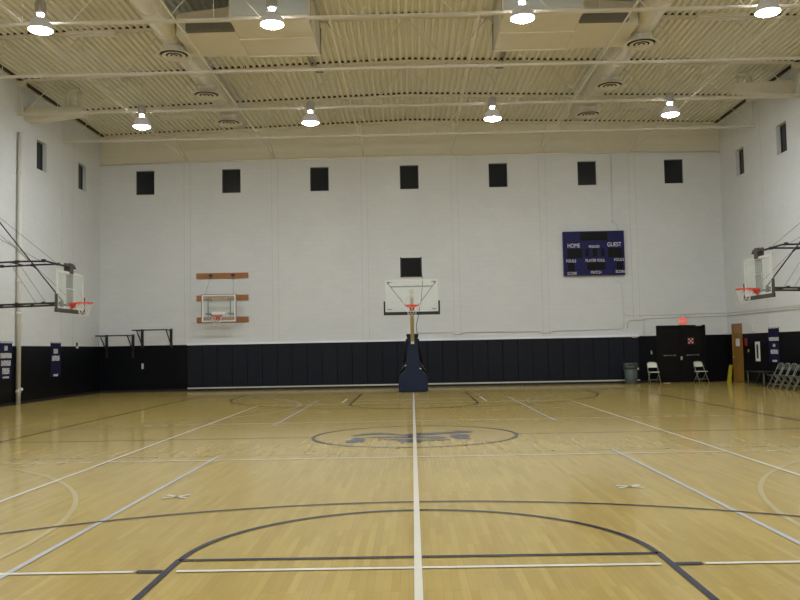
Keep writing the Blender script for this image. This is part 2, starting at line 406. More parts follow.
for i, x in enumerate(WX):
    window(i+1, 'X', YF+.10, x, .77, WZ0, WZ1, -1, 'small dark high window, %s from the left on the far wall' % ordn[i])
for i, y in enumerate(SY):
    window(8+i, 'Y', XL-.17, y+.015, .77, 8.03, 9.05, 1, 'small dark high window on the left wall, %s' % ('nearer the camera', 'nearer the corner')[i])
for i, y in enumerate((13.10, 16.70)):
    window(10+i, 'Y', XR+.17, y-.015, .77, 8.03, 9.05, -1, 'small dark high window on the right wall, %s' % ('nearer the camera', 'nearer the corner')[i])

# pilaster joints on the far wall: shallow raised strips
k = 1
for x in (-9.22, -5.58, -1.88, 1.85, 5.47, 9.16):
    mb = MB(); z0 = 1.99 if x < 9.15 else 2.6
    mb.box(x-.125, x+.125, YF-.012, YF, z0, 9.44, 'wallX')
    for q in (-.135, .125): mb.box(x+q, x+q+.010, YF-.010, YF, z0, 9.44, 'joint')
    tag(mb.build('trim_%d' % k, 'wallX'), 'shallow cream pilaster strip on the far wall', kind='structure'); k += 1
for sx, ys in ((XL, (14.98, 16.0)), (XR, (14.77,))):
    for y in ys:
        mb = MB(); d = .006; mb.box(min(sx, sx-math.copysign(d, sx)), max(sx, sx-math.copysign(d, sx)), y-.012, y+.012, 1.9, 10.4)
        tag(mb.build('trim_%d' % k, 'unit_grey'), 'thin sealed control joint in the side wall', kind='structure'); k += 1
# ledges of the padded run
mb = MB(); mb.box(-9.24, 9.21, YF-.085, YF, 1.875, 1.955)
tag(mb.build('trim_%d' % k, 'ledge', bevel=.006), 'pale ledge capping the row of navy pads', kind='structure'); k += 1
mb = MB(); mb.box(-9.22, 9.19, YF-.07, YF, .095, .15)
tag(mb.build('trim_%d' % k, 'alu'), 'pale strip under the row of navy pads', kind='structure'); k += 1
for nm, bx in (('far_left', (XL, -9.22, YF-.015, YF)), ('far', (-9.22, 9.19, YF-.012, YF)), ('left', (XL, XL+.015, YN, YF-.015)), ('right_near', (XR-.015, XR, YN, RD0-.08)), ('right_far', (XR-.015, XR, RD1+.08, YF)), ('far_right', (9.19, DX0-.07, YF-.015, YF))):
    mb = MB(); mb.box(*bx, 0, .095); tag(mb.build('baseboard_'+nm, 'black'), 'black rubber baseboard', kind='structure')

# wall pads
P0, P1, NP = -9.22, 9.19, 30; pw = (P1-P0)/NP
mb = MB(); mb.box(-pw/2+.006, pw/2-.006, -.05, 0, 0, 1.735)
pad0 = mb.build('wall_pad', 'pad', bevel=.012)
def padlabel(i):
    num = ['', 'second', 'third', 'fourth', 'fifth', 'sixth', 'seventh', 'eighth', 'ninth', 'tenth', 'eleventh', 'twelfth', 'thirteenth', 'fourteenth', 'fifteenth']
    if i < 15:
        return 'navy vinyl wall pad, leftmost of the padded row, nearest the left corner' if i == 0 else 'navy vinyl wall pad, %s from the left end of the padded row' % num[i]
    j = NP-1-i
    return 'navy vinyl wall pad, rightmost of the padded row, behind the grey bin' if j == 0 else 'navy vinyl wall pad, %s from the right end of the padded row' % num[j]
for i in range(NP):
    o = pad0 if i == 0 else pad0.copy()
    if i: COL.objects.link(o)
    o.location = (P0+pw*(i+.5), YF, .15)
    tag(o, padlabel(i), 'wall pad', 'navy pads along the far wall')

# doors
d1 = thing('door_1', 'black double door with push bars in the far wall', None, (DX0, YF, 0)); tag(d1, kind='structure')
W = DX1-DX0
mb = MB(); mb.box(-.03, .05, -.02, .14, 0, DZ+.03); mb.box(W-.05, W+.03, -.02, .14, 0, DZ+.03); mb.box(.05, W-.05, -.02, .14, DZ-.05, DZ+.03); mb.box(W/2-.02, W/2+.02, .02, .12, 0, DZ-.05)
mb.build('door_frame', 'door_black', d1)
for a, b, s in ((.05, W/2-.02, 1), (W/2+.02, W-.05, -1)):
    mb = MB(); mb.box(a, b, .05, .10, .01, DZ-.05); lf = mb.build('door_leaf', 'door_black', d1)
    c0 = (a+b)/2
    mb = MB(); mb.tube([(c0-.21, -.005, 1.09), (c0+.21, -.005, 1.09)], .017); mb.box(c0-.24, c0-.19, -.02, .05, 1.06, 1.12); mb.box(c0+.19, c0+.24, -.02, .05, 1.06, 1.12)
    mb.build('push_bar', 'grey', lf)
mb = MB(); mb.tube([(W/2+.005, .02, .97), (W/2+.005, -.035, .97)], .03); mb.box(W/2-.03, W/2+.04, .0, .02, .9, 1.04); mb.build('door_knob', 'alu', d1)
mb = MB(); mb.box(W-.35, W-.12, -.05, .0, DZ-.01, DZ+.035); mb.build('door_closer', 'alu', d1)
d2 = thing('door_2', 'brown wooden door in the right wall', None, (XR, RD0, 0)); tag(d2, kind='structure')
DW = RD1-RD0
mb = MB(); mb.box(-.03, .12, -.04, .02, 0, 2.31); mb.box(-.03, .12, DW-.02, DW+.04, 0, 2.31); mb.box(-.03, .12, .02, DW-.02, 2.25, 2.31); mb.build('door_frame', 'door_wood', d2)
mb = MB(); mb.box(.0, .05, .02, DW-.02, .01, 2.25); lf = mb.build('door_leaf', 'door_wood', d2)
mb = MB(); mb.tube([(0, DW-.1, 1.0), (-.06, DW-.1, 1.0)], .015); mb.tube([(-.06, DW-.1, 1.0), (-.06, DW-.24, 1.0)], .012); mb.build('door_handle', 'alu', lf)
mb = MB(); mb.box(-.008, 0, DW/2-.2, DW/2+.18, 1.42, 1.72); tag(mb.build('notice', 'paper', lf), 'white paper notice')

# ------------------------------------------------------------------ ceiling deck
mb = MB(); bm = mb.bm
prof = []; pitch = .2; x = XL-.2
while x < XR+.2:
    prof += [(x, 0), (x+.075, 0), (x+.10, .075), (x+.175, .075)]
    x += pitch
va = [bm.verts.new((px, YN-.2, deckz(px)+pz)) for px, pz in prof]; vb = [bm.verts.new((px, YF+.2, deckz(px)+pz)) for px, pz in prof]
for i in range(len(prof)-1): bm.faces.new([va[i], va[i+1], vb[i+1], vb[i]])
o = mb.build('ceiling', 'deck', fix=False)
sol = o.modifiers.new('s', 'SOLIDIFY'); sol.thickness = .02; sol.offset = 1
tag(o, 'corrugated cream steel roof deck', kind='structure')
mb = MB(); mb.prism([(XL-.2, deckz(XL)+.11), (0, 11.12), (XR+.2, deckz(XR)+.11), (XR+.2, deckz(XR)+.16), (0, 11.17), (XL-.2, deckz(XL)+.16)], YN-.2, YF+.2)
mb.build('roof_board', 'shade_dark', o)
for sx in (XL, XR):   # eave angle along side walls
    s = -1 if sx > 0 else 1
    mb = MB(); mb.box(min(sx, sx+s*.08), max(sx, sx+s*.08), YN, YF, deckz(sx)-.10, deckz(sx)-.02)
    tag(mb.build('trim_%d' % k, 'steel'), 'steel angle under the deck along the side wall', kind='structure'); k += 1
mb = MB(); mb.tube([(XL, YF-.05, 9.42), (-6.2, YF-.05, 9.5), (0, YF-.05, 9.53), (6, YF-.05, 9.5), (XR, YF-.05, 9.42)], .035)
mb.bm.verts.ensure_lookup_table()
o = mb.build('wall_pipe', 'steel'); tag(o, 'thin cream pipe running level across the far wall above the windows', 'pipe')

tag(MB().prism([(XL, deckz(XL)+.004), (0, deckz(0)+.004), (XR, deckz(XR)+.004), (XR, deckz(XR)+.070), (0, deckz(0)+.070), (XL, deckz(XL)+.070)], YF-.1, YF-.001).build('trim_%d' % k, 'shade_dark'), 'dark strip painting the shade in the deck flutes along the far wall', kind='structure'); k += 1  # dark bar added as the shade at the flute ends
tag(MB().prism([(XL, deckz(XL)-.09), (0, deckz(0)-.09), (XR, deckz(XR)-.09), (XR, deckz(XR)-.001), (0, deckz(0)-.001), (XL, deckz(XL)-.001)], YF-.12, YF-.001).build('trim_%d' % k, 'steel'), 'cream steel angle carrying the deck on the far wall', kind='structure'); k += 1
for sx in (XL, XR):
    q = -1 if sx > 0 else 1
    tag(MB().box(min(sx+q*.09, sx+q*.22), max(sx+q*.09, sx+q*.22), YN, YF-.13, deckz(sx)-.045, deckz(sx)-.008).build('trim_%d' % k, 'shade_dark'), 'dark strip painting the shade beside the eave angle', kind='structure'); k += 1  # solid dark box drawn in for the shading along the eave
# ------------------------------------------------------------------ roof joists
JY = [4.15, 7.8, 11.45, 15.1]
ZB = 9.46
def make_joist():
    t = thing('roof_joist', 'x', 'roof joist', (0, 0, ZB))
    mb = MB()
    for s in (-1, 1):
        mb.box(XL+.02, XR-.02, s*.02-.006 if s > 0 else -.05, .05 if s > 0 else -.014, 0, .012)
        mb.box(XL+.02, XR-.02, (.014 if s > 0 else -.022), (.022 if s > 0 else -.014), .012, .07)
    mb.build('bottom_chord', 'steel', t)
    mb = MB()
    for sx, xe in ((-1, XL+.0), (1, XR-.0)):
        zt0, zt1 = deckz(0)-ZB-.004, deckz(xe)-ZB-.004
        for s in (-1, 1):
            y0, y1 = (.014, .065) if s > 0 else (-.065, -.014)
            mb.prism([(0, zt0-.012), (xe, zt1-.012), (xe, zt1), (0, zt0)], y0, y1)
            y0, y1 = (.014, .022) if s > 0 else (-.022, -.014)
            mb.prism([(0, zt0-.08), (xe, zt1-.08), (xe, zt1-.012), (0, zt0-.012)], y0, y1)
    mb.build('top_chord', 'steel', t)
    z0, z1, z2 = deckz(0)-ZB, deckz(XL)-ZB, deckz(XR)-ZB
    MB().prism([(XL, z1+.004), (0, z0+.004), (XR, z2+.004), (XR, z2+.070), (0, z0+.070), (XL, z1+.070)], -.05, .05).build('flute_shade_strip', 'shade_dark', t)  # dark bar standing in for shade inside the flutes above the chord
    xs = [1.15+2.3*i for i in range(-6, 6)]
    rod = lambda a, b, r=.013: MB().tube([a, b], r, 8).build('web_rod', 'steel', t)
    tz = lambda x: deckz(x)-ZB-.05
    for x in xs:
        if XL < x < XR:
            for d in (-1.15, 1.15):
                xx = max(XL+.05, min(XR-.05, x+d))
                rod((x, 0, .03), (xx, 0, tz(xx)))
    for i in range(-5, 6):
        xx = 2.3*i
        rod((xx, 0, .03), (xx, 0, tz(xx)), .009)
    for xe in (XL+.15, XR-.15):
        MB().cbox((xe, 0, deckz(xe)-ZB-.12), (.28, .16, .14)).build('bearing_seat', 'steel', t)
    return t
J0 = make_joist()
jl = ['cream steel roof joist nearest the camera, at the top of the picture', 'cream steel roof joist, second from the camera, behind the front row of lamps',
      'cream steel roof joist above the back row of lamps', 'cream steel roof joist farthest away, nearest the far wall']
for i, y in enumerate(JY):
    if i == 0: J0.location.y = y; tag(J0, jl[0], group='roof joists')
    else: dup(J0, (0, y, ZB), 0, jl[i], 'roof joists')
bl = ['leftmost', 'second from left', 'third from left, left of centre', 'third from right, right of centre', 'second from right', 'rightmost']
for i, x in enumerate((-9.2, -5.55, -1.85, 1.75, 5.4, 9.2)):
    t = thing('bridging_line', 'slim cream bridging rod tying the joists together, %s' % bl[i], 'bridging rod', (x, 0, ZB), group='joist bridging rods')
    MB().bar((0, .5, .085), (0, YF-.02, .085), .04, .03).build('rod', 'steel', t)
    for y0, y1 in zip(JY, JY[1:]+[YF]):
        pass
    ya = JY[-1]
    MB().bar((0, ya, deckz(x)-ZB-.1), (0, YF-.02, .10), .03, .03).build('diagonal_brace', 'steel', t)

# ------------------------------------------------------------------ round ducts with diffusers
def duct(sx):
    side = 'left' if sx < 0 else 'right'
    t = thing('round_duct', 'long cream round air duct under the roof on the %s' % side, 'air duct', (sx*6.28, 0, 10.12), group='round ducts')
    mb = MB(); mb.tube([(0, -10, 0), (0, 15.0, 0)], .33, 28)
    for y in [q*1.5 for q in range(-6, 10)]: mb.torus((0, y, 0), .335, .012, 'Y', 28)
    mb.build('duct_tube', 'duct', t)
    for i, y in enumerate((6.68, 10.2, 13.35)):
        mb = MB(); mb.lathe([(.27, -.25), (.27, -.44), (.40, -.50), (.47, -.53), (.475, -.545), (.46, -.55), (.375, -.525), (.37, -.50), (.27, -.42)], (0, y, 0), 36)
        dn = mb.build('diffuser', 'duct', t)
        for r0, r1 in ((.215, .315), (.10, .165)):
            MB().lathe([(r0, -.535), (r1, -.555), (r1, -.548), (r0, -.525), (r0, -.535)], (0, y, 0), 32).build('diffuser_ring', 'duct', dn)
        MB().lathe([(0, -.545), (.05, -.55), (.045, -.535), (0, -.53)], (0, y, 0), 20).build('diffuser_cone', 'duct', dn)
        MB().lathe([(0, -.46), (.30, -.46), (.37, -.50), (.37, -.495), (.30, -.45), (0, -.45)], (0, y, 0), 28).build('throat', 'shade_dark', dn)
    return t
duct(-1); duct(1)

# ------------------------------------------------------------------ air handlers
def handler(sx):
    side = 'left' if sx < 0 else 'right'
    t = thing('air_handler', 'boxy cream air handling unit hung under the roof on the %s of centre' % side, 'air handler', (sx*3.42, 0, 9.82), group='air handlers')
    hw = .98
    y0, y1 = 5.0, 7.55
    MB().box(-hw, hw, y0, y1, 0, .92).build('casing', 'duct', t, bevel=.01)
    for f0, f1 in ((6.22, 6.30), (y1-.05, y1+.01), (y0-.01, y0+.05)): MB().box(-hw-.018, hw+.018, f0, f1, -.028, .94).build('flange', 'steel', t)
    MB().box(-hw+.04, hw-.04, y0-.045, y0-.011, .10, .90).build('inlet_panel', 'unit_grey', t)
    # transition to round duct, on the outer side
    o = sx
    mb = MB(); a = o*hw; b = o*2.52
    pts = [(a, 5.6, -.02), (a, 7.5, -.02), (a, 7.5, .62), (a, 5.6, .62), (b, 5.7, -.06), (b, 7.3, -.06), (b, 7.3, .50), (b, 5.7, .50)]
    v = [mb.bm.verts.new(p) for p in pts]
    for fcs in ((0,1,2,3), (4,5,6,7), (0,1,5,4), (1,2,6,5), (2,3,7,6), (3,0,4,7)): mb.bm.faces.new([v[q] for q in fcs])
    mb.build('branch_duct', 'duct', t)
    MB().box(min(a, o*2.2), max(a, o*2.2), 5.40, 5.59, -.06, .12).build('louvre', 'louvre', t)
    for xx in (-hw-.04, hw+.04):
        for yy in (y0+.2, y1-.2):
            MB().tube([(xx, yy, -.03), (xx, yy, deckz(sx*3.42+xx)-9.82)], .008, 6).build('hanger_rod', 'grey', t)
    ix = -sx*(hw+.1)
    MB().tube([(ix, 6.9, .5), (ix, 6.9, -.12), (ix, 6.95, -.2)], .02, 8).build('drain_pipe', 'grey', t)
    MB().box(ix-.1, ix+.1, 4.5, 4.75, .45, .8).build('junction_box', 'black', t)
handler(-1); handler(1)

# dark conduits on the deck either side of centre
for sx, nm in ((-1, 'left'), (1, 'right')):
    t = thing('ceiling_conduit', 'dark conduit running along the roof deck just %s of centre' % nm, 'conduit', (sx*3.0, 0, 0))
    mb = MB(); z = deckz(3.0)-.03
    mb.tube([(0, .5, z), (0, 11.9, z)], .02, 8); mb.tube([(sx*.13, .5, z), (sx*.13, 11.9, z)], .028, 8)
    mb.build('conduit_tube', 'grey', t)
    mb = MB(); mb.box(-.06, .2, 11.9, 12.0, z-.06, z+.03); mb.build('junction_box', 'grey', t)

# strip fixtures under the deck
for (x, y, lb) in ((-8.45, 6.55, 'pale boxy strip fixture under the roof near the front left lamp'), (-8.45, 14.6, 'pale boxy strip fixture under the roof near the back left lamp'),
                   (8.35, 6.45, 'pale boxy strip fixture under the roof near the front right lamp'), (8.35, 14.5, 'pale boxy strip fixture under the roof near the back right lamp')):
    t = thing('strip_fixture', lb, 'ceiling fixture', (x, y, 10.15), group='strip fixtures under the roof')
    MB().box(-.66, .66, -.11, .11, 0, .10).build('housing', 'duct', t, bevel=.01)
    MB().box(-.62, .62, -.06, .06, -.04, 0).build('cover', 'wall_plain', t, bevel=.01)
    for s in (-.5, .5): MB().tube([(s, 0, .1), (s, 0, deckz(x+s)-10.15)], .007, 6).build('hanger_rod', 'steel', t)

# side wall ducts near the eaves
for sx, nm in ((-1, 'left'), (1, 'right')):
    wx = XL if sx < 0 else XR
    z0 = 9.62 if sx < 0 else 9.9
    t = thing('branch_duct', 'short cream duct coming out of the %s wall under the roof' % nm, 'air duct', (wx, 12.2, z0))
    s = -sx
    mb = MB(); mb.prism([(0, -.18), (s*.5, -.16), (s*1.95, .02), (s*1.95, .24), (s*.1, .30), (0, .26)], -.25, .25); mb.build('duct_box', 'duct', t, bevel=.015)
    mb = MB(); zt = deckz(12.85)-z0-.04
    mb.tube([(s*1.35, .05, .2), (s*1.35, .05, zt-.3), (s*1.40, .05, zt-.18), (s*1.55, .05, zt-.1), (s*1.75, .05, zt-.08)], .10, 14); mb.build('elbow_pipe', 'duct', t)
    mb = MB(); mb.tube([(s*1.75, .05, .2), (s*1.75, .05, zt-.12)], .07, 12); mb.build('riser_pipe', 'duct', t)

# ------------------------------------------------------------------ high bay lamps
def make_lamp():
    t = thing('high_bay_lamp', 'x', 'lamp', (0, 0, 0))   # origin at lens plane
    MB().lathe([(.275, 0), (.28, .02), (.27, .06), (.25, .15), (.19, .24), (.13, .29), (.10, .30), (.10, .31), (.0, .31)], seg=32).build('reflector', 'reflector', t)
    mb = MB(); mb.lathe([(0, -.065), (.08, -.061), (.16, -.046), (.22, -.026), (.262, .0), (.262, .012), (0, .012)], seg=32); mb.build('lens', 'lens', t)
    mb = MB(); mb.lathe([(.065, .315), (.07, .33), (.07, .39), (.06, .40), (0, .40)], seg=20); mb.lathe([(0, .312), (.06, .312)], seg=20); mb.build('glowing_vent', 'vent_glow', t)
    mb = MB(); mb.lathe([(0, .40), (.11, .40), (.12, .42), (.12, .66), (.10, .70), (0, .71)], seg=20); bal = mb.build('ballast_housing', 'housing', t)
    mb = MB()
    for a in range(8): mb.cbox((.125*math.cos(a*PI/4), .125*math.sin(a*PI/4), .54), (.015, .015, .22))
    mb.build('cooling_fin', 'housing', bal)
    MB().tube([(0, 0, .70), (0, 0, 1.0), (.0, .0, 1.45)], .012, 8).build('hanging_rod', 'steel', t)
    MB().tube([(.1, 0, .68), (.2, .0, 1.0), (.12, 0, 1.45)], .008, 6).build('power_cord', 'steel', t)
    return t
L0 = make_lamp()
nm = ['leftmost', 'second from left', 'second from right', 'rightmost']
LX = [-8.62, -3.15, 2.72, 8.42]
rows = [(3.85, 9.22, 'front row'), (11.15, 8.9, 'back row')]
first = True
for (y, z, rn) in rows:
    for i, x in enumerate(LX):
        lab = 'lit round high bay lamp, %s of the %s in view' % (nm[i], rn)
        if first: L0.location = (x, y, z); tag(L0, lab, group='high bay lamps'); first = False
        else: dup(L0, (x, y, z), 0, lab, 'high bay lamps')
for (y, z, rn) in ((-3.45, 9.2, 'row just above the view'), (-10.75, 9.2, 'row high over the viewer')):
    for i, x in enumerate(LX):
        dup(L0, (x, y, z), 0, 'high bay lamp, %s of the %s' % (nm[i], rn), 'high bay lamps')

# ------------------------------------------------------------------ backboard kit
def net_mesh(c, r, h, name, parent, n=10):
    mb = MB()
    lv = [(1.0, 0), (.86, .28), (.68, .55), (.60, .8), (.62, 1.0)]
    for s in (-1, 1):
        for j in range(n):
            pts = []
            for q, (rr, hh) in enumerate(lv):
                a = 2*PI*(j+s*q*.5)/n
                pts.append((c[0]+r*rr*math.cos(a), c[1]+r*rr*math.sin(a), c[2]-h*hh))
            mb.tube(pts, .0035, 5)
    return mb.build(name, 'net', parent)
def rim_parts(t, yb, zr, facing=-1):
    """rim in front (-Y) of a board whose front is at y=yb"""
    c = (0, yb-.15-.23, zr)
    mb = MB(); mb.torus(c, .23, .012, 'Z', 32)
    mb.torus((c[0], c[1], zr-.03), .225, .006, 'Z', 32)
    mb.box(-.09, .09, yb-.18, yb-.005, zr-.05, zr+.01)
    mb.prism([(yb-.16, zr-.01), (yb-.005, zr-.01), (yb-.005, zr-.17)], -.07, .07, 'YZ')
    for s in (-1, 1): mb.tube([(s*.05, yb-.05, zr-.13), (s*.14, c[1]+.15, zr-.02)], .009, 6)
    r = mb.build('rim', 'rim', t)
    net_mesh(c, .23, .42, 'net', r)
    return r
def board(t, w, h, zb, yb, frame='frame_grey', padm='blackpad', padh=.4, sq=True, padded=True, fw=.045, glassm='glass'):
    """board standing in the XZ plane, front face at y=yb, bottom at zb"""
    mb = MB()
    mb.box(-w/2, w/2, yb-.002, yb+.035, zb, zb+fw); mb.box(-w/2, w/2, yb-.002, yb+.035, zb+h-fw, zb+h)
    mb.box(-w/2, -w/2+fw, yb-.002, yb+.035, zb+fw, zb+h-fw); mb.box(w/2-fw, w/2, yb-.002, yb+.035, zb+fw, zb+h-fw)
    mb.build('board_frame', frame, t)
    g_ = MB().box(-w/2+fw, w/2-fw, yb+.004, yb+.016, zb+fw, zb+h-fw).build('glass_pane', 'glass', t)
    if sq:
        mb = MB(); a, b0, b1, q = .295, zb+.17, zb+.62, .022
        mb.box(-a, -a+q, yb-.001, yb+.003, b0, b1); mb.box(a-q, a, yb-.001, yb+.003, b0, b1); mb.box(-a+q, a-q, yb-.001, yb+.003, b1-q, b1)
        mb.build('shooting_square', 'alu', g_)
    if padded:
        mb = MB(); q = .055
        mb.box(-w/2-q, w/2+q, yb-.02, yb+.06, zb-.08, zb+.03); mb.box(-w/2-q, -w/2+.005, yb-.02, yb+.05, zb+.02, zb+padh); mb.box(w/2-.005, w/2+q, yb-.02, yb+.05, zb+.02, zb+padh)
        mb.build('edge_padding', padm, t, bevel=.008)

# main portable hoop
t = thing('portable_hoop', 'portable basketball hoop on a padded blue base before the far wall', 'basketball hoop', (0, 14.8, 0))
b0 = -1.67      # board front face, y relative to the base front
prof = [(-.53, .02), (.53, .02), (.53, .54), (.50, .60), (.33, .76), (.25, .98), (.22, 1.4), (.19, 2.0), (-.19, 2.0), (-.22, 1.4), (-.25, .98), (-.33, .76), (-.50, .60), (-.53, .54)]
MB().prism(prof, 0, .22).build('base_cover', 'cover', t, bevel=.03)
mb = MB(); mb.box(-.20, .20, .0, .26, 1.95, 2.10); mb.box(-.22, -.08, -.02, .2, 2.0, 2.10); mb.box(.08, .22, -.02, .2, 2.0, 2.10); mb.build('column_cap', 'cover', t, bevel=.02)
mb = MB(); mb.box(-.50, .50, .23, 1.9, .08, .42); mb.build('base_box', 'blackpad', t, bevel=.03)
mb = MB()
for s in (-1, 1):
    mb.bar((s*.20, .30, 1.9), (s*.42, 1.6, .45), .07, .09); mb.tube([(s*.25, .28, 1.05), (s*.52, .32, .62)], .04, 8)
mb.build('rear_strut', 'black', t)
for s in (-1, 1):
    for y in (.5, 1.7):
        mb = MB(); mb.tube([(s*.36-.03, y, .08), (s*.36+.03, y, .08)], .075, 16); mb.build('wheel', 'blackpad', t)
for s in (-1, 1): 
    mb = MB(); mb.tube([(s*.245, -.005, .92+s*-.06), (s*.30, -.03, .88+s*-.06)], .02, 8); mb.build('latch', 'alu', t)
# boom
mb = MB(); mb.bar((0, .12, 1.80), (0, b0+.22, 2.92), .13, .13); mb.build('boom', 'post', t)
mb = MB(); mb.bar((0, .35, 2.12), (0, b0+.18, 3.35), .08, .08); mb.build('upper_boom', 'post', t)
mb = MB(); mb.bar((0, .02, 1.74), (0, -.04, 2.05), .12, .05); mb.build('front_plate', 'white', t)
mb = MB(); mb.bar((0, b0+.16, 2.72), (0, b0+.16, 3.6), .15, .08); mb.build('board_mast', 'post', t)
mb = MB()
for s in (-1, 1):
    mb.bar((s*.80, b0+.07, 3.80), (s*.20, b0+.10, 3.02), .035, .03)
    mb.bar((s*.80, b0+.07, 3.80), (s*.80, b0+.03, 3.86), .07, .05)
mb.bar((-.72, b0+.08, 3.70), (.72, b0+.08, 3.70), .035, .045)
mb.bar((-.2, b0+.1, 3.02), (.2, b0+.1, 3.02), .05, .05); mb.bar((0, b0+.14, 3.02), (0, b0+.12, 3.3), .06, .05)
for s in (-1, 1): mb.cbox((s*.22, b0+.06, 3.71), (.05, .05, .06))
mb.build('board_brace', 'grey', t)
board(t, 1.82, 1.14, 2.80, b0)
mb = MB()
for s in (-1, 1): mb.box(s*.76-.07, s*.76+.07, b0-.004, b0+.002, 2.91, 2.93)
mb.box(-.82, -.68, b0-.004, b0+.002, 3.84, 3.855); mb.box(.68, .82, b0-.004, b0+.002, 3.84, 3.855)
mb.build('board_mark', 'darkgrey', t)
rim_parts(t, b0, 3.03)
mb = MB(); mb.box(-.27, .27, b0+.02, b0+.07, 3.94, 4.03); mb.build('clock_bracket', 'wall_plain', t)
mb = MB(); mb.box(-.355, .355, b0-.04, b0+.14, 4.03, 4.68); sc_ = mb.build('shot_clock', 'digit', t, bevel=.012)
mb = MB(); mb.box(-.37, -.33, b0-.05, b0+.15, 4.02, 4.70); mb.box(.33, .37, b0-.05, b0+.15, 4.02, 4.70); mb.build('clock_edge', 'black', sc_)
mb = MB(); mb.tube([(.36, b0+.1, 4.2), (.39, b0+.12, 3.9), (.34, b0+.13, 3.3), (.22, b0+.2, 2.7), (.15, -.4, 2.4), (.17, 0, 2.1)], .012, 6); mb.build('power_cord', 'black', t)

# wall mounted hoop on the far wall
t = thing('wall_hoop', 'small glass basketball hoop bolted to brown boards on the far wall', 'basketball hoop', (-7.77, YF, 0))
for z in (4.71, 3.80, 2.90):
    MB().box(-1.07, 1.07, -.05, 0, z-.115, z+.115).build('mounting_board', 'wood', t, bevel=.006)
mb = MB()
for x in (-.47, .45):
    mb.cbox((x, -.06, 4.73), (.16, .04, .07)); mb.cbox((x, -.09, 4.70), (.04, .06, .09))
mb.build('chain_bracket', 'black', t)
for s in (-1, 1):
    MB().tube([(s*.46, -.1, 4.70), (s*.57, -.60, 3.90)], .008, 6).build('chain', 'grey', t)
mb = MB()
for s in (-1, 1):
    for z in (3.72, 3.12):
        mb.bar((s*.45, -.05, z), (s*.45, -.66, z), .05, .05); mb.cbox((s*.45, -.64, z), (.20, .03, .07))
    mb.bar((s*.45, -.6, 3.0), (s*.45, -.6, 3.8), .04, .04)
mb.build('support_arm', 'darkgrey', t)
board(t, 1.36, 1.08, 2.80, -.70, frame='white', padded=False, sq=False)
mb = MB(); w_ = 1.36
mb.box(-w_/2-.03, w_/2+.03, -.70, -.65, 3.88, 3.91); mb.box(-w_/2-.03, -w_/2, -.70, -.65, 2.77, 3.88); mb.box(w_/2, w_/2+.03, -.70, -.65, 2.77, 3.88); mb.box(-w_/2, w_/2, -.70, -.65, 2.77, 2.80)
mb.build('edge_frame', 'grey', t)
MB().box(-.28, .26, -.708, -.702, 3.10, 3.19).build('board_mark', 'white', t)
rim_parts(t, -.70, 3.02)

# side folding hoops
def side_hoop(wx, s, yc, label):
    """s: direction into the room along X"""
    t = thing('folding_hoop', label, 'basketball hoop', (wx, yc, 0), group='side wall folding hoops')
    # board assembly built facing -Y then turned to face s*X
    hold = []
    before = set(COL.objects)
    board(t, 1.82, 1.09, 2.84, 0, padm='darkgrey', frame='frame_grey', padh=.42, fw=.07)
    rim_parts(t, 0, 3.05)
    MB().box(-.20, .20, .03, .06, 2.95, 3.9).build('centre_panel', 'grey', t)
    top = [o for o in COL.objects if o not in before and o.parent == t]
    D = abs(-9.71-XL) if s > 0 else abs(XR-9.62)
    R = Matrix.Rotation(PI/2*s, 4, 'Z'); T = Matrix.Translation((s*D, 0, 0))
    for o in top:
        o.data.transform(T @ R)
        for ch in COL.objects:
            if ch.parent == o: ch.data.transform(T @ R)
    X = lambda d: s*d
    ye = (-.62, .62)
    for y in (-.45, .5):
        MB().tube([(X(0), y, 4.16), (X(D-1.2), y, 4.22), (X(D-.55), y*.8, 4.22), (X(D+.05), y*.35, 4.05)], .026, 10).build('upper_arm', 'black', t)
        MB().tube([(X(0), y, 2.98), (X(D-.06), y, 3.04)], .028, 10).build('lower_arm', 'black', t)
    for d in (.9, 1.8, 2.55):
        for y in (-.45, .5):
            MB().tube([(X(d-.05), y, 4.18+.02*d), (X(d+.05), y, 4.18+.02*d)], .045, 10).build('coupling', 'black', t)
            MB().tube([(X(d-.04), y, 2.99+.02*d), (X(d+.04), y, 2.99+.02*d)], .042, 10).build('coupling', 'black', t)
    for d in (.25, 1.6, 2.6):
        for z in (4.17, 2.98): MB().tube([(X(d), -.45, z+.02*d), (X(d), .5, z+.02*d)], .02, 8).build('cross_tube', 'black', t)
    mb = MB(); mb.tube([(X(D-.05), -.3, 4.12), (X(D-.05), .3, 4.12)], .05, 10); mb.box(min(X(D-.16), X(D+.02)), max(X(D-.16), X(D+.02)), -.12, .12, 3.88, 4.18); mb.build('board_bracket', 'darkgrey', t)
    mb = MB(); mb.tube([(X(0.0), -.5, 7.0), (X(D-.08), -.42, 3.10)], .018, 8); mb.build('diagonal_brace', 'black', t)
    mb = MB(); mb.tube([(X(D-.08), -.42, 3.10), (X(D-.08), -.42, 2.86)], .05, 8); mb.build('brace_foot', 'black', t)
    cab = [((0, .5, 6.3), (D-.6, .4, 4.25)), ((0, .9, 5.4), (D-.9, .5, 4.22)), ((0, -.45, 6.2), (D-1.0, -.45, 4.22)), ((D-1.7, .5, 4.2), (D-.9, .5, 3.04)), ((D-1.55, -.45, 4.2), (D-.8, -.45, 3.04)), ((D-1.9, .2, 4.9), (D-.25, .2, 3.3))]
    for a, b in cab:
        MB().tube([(X(a[0]), a[1], a[2]), (X(b[0]), b[1], b[2])], .007, 6).build('guy_cable', 'grey', t)
    mb = MB(); q = (D-1.15); mb.tube([(X(q-.03), .2, 4.16), (X(q+.04), .2, 4.10)], .03, 8); mb.build('turnbuckle', 'black', t)
    for y in (-.45, .5):
        for z in (2.98, 4.16): MB().cbox((X(.02), y, z), (.04, .2, .3)).build('wall_plate', 'black', t)
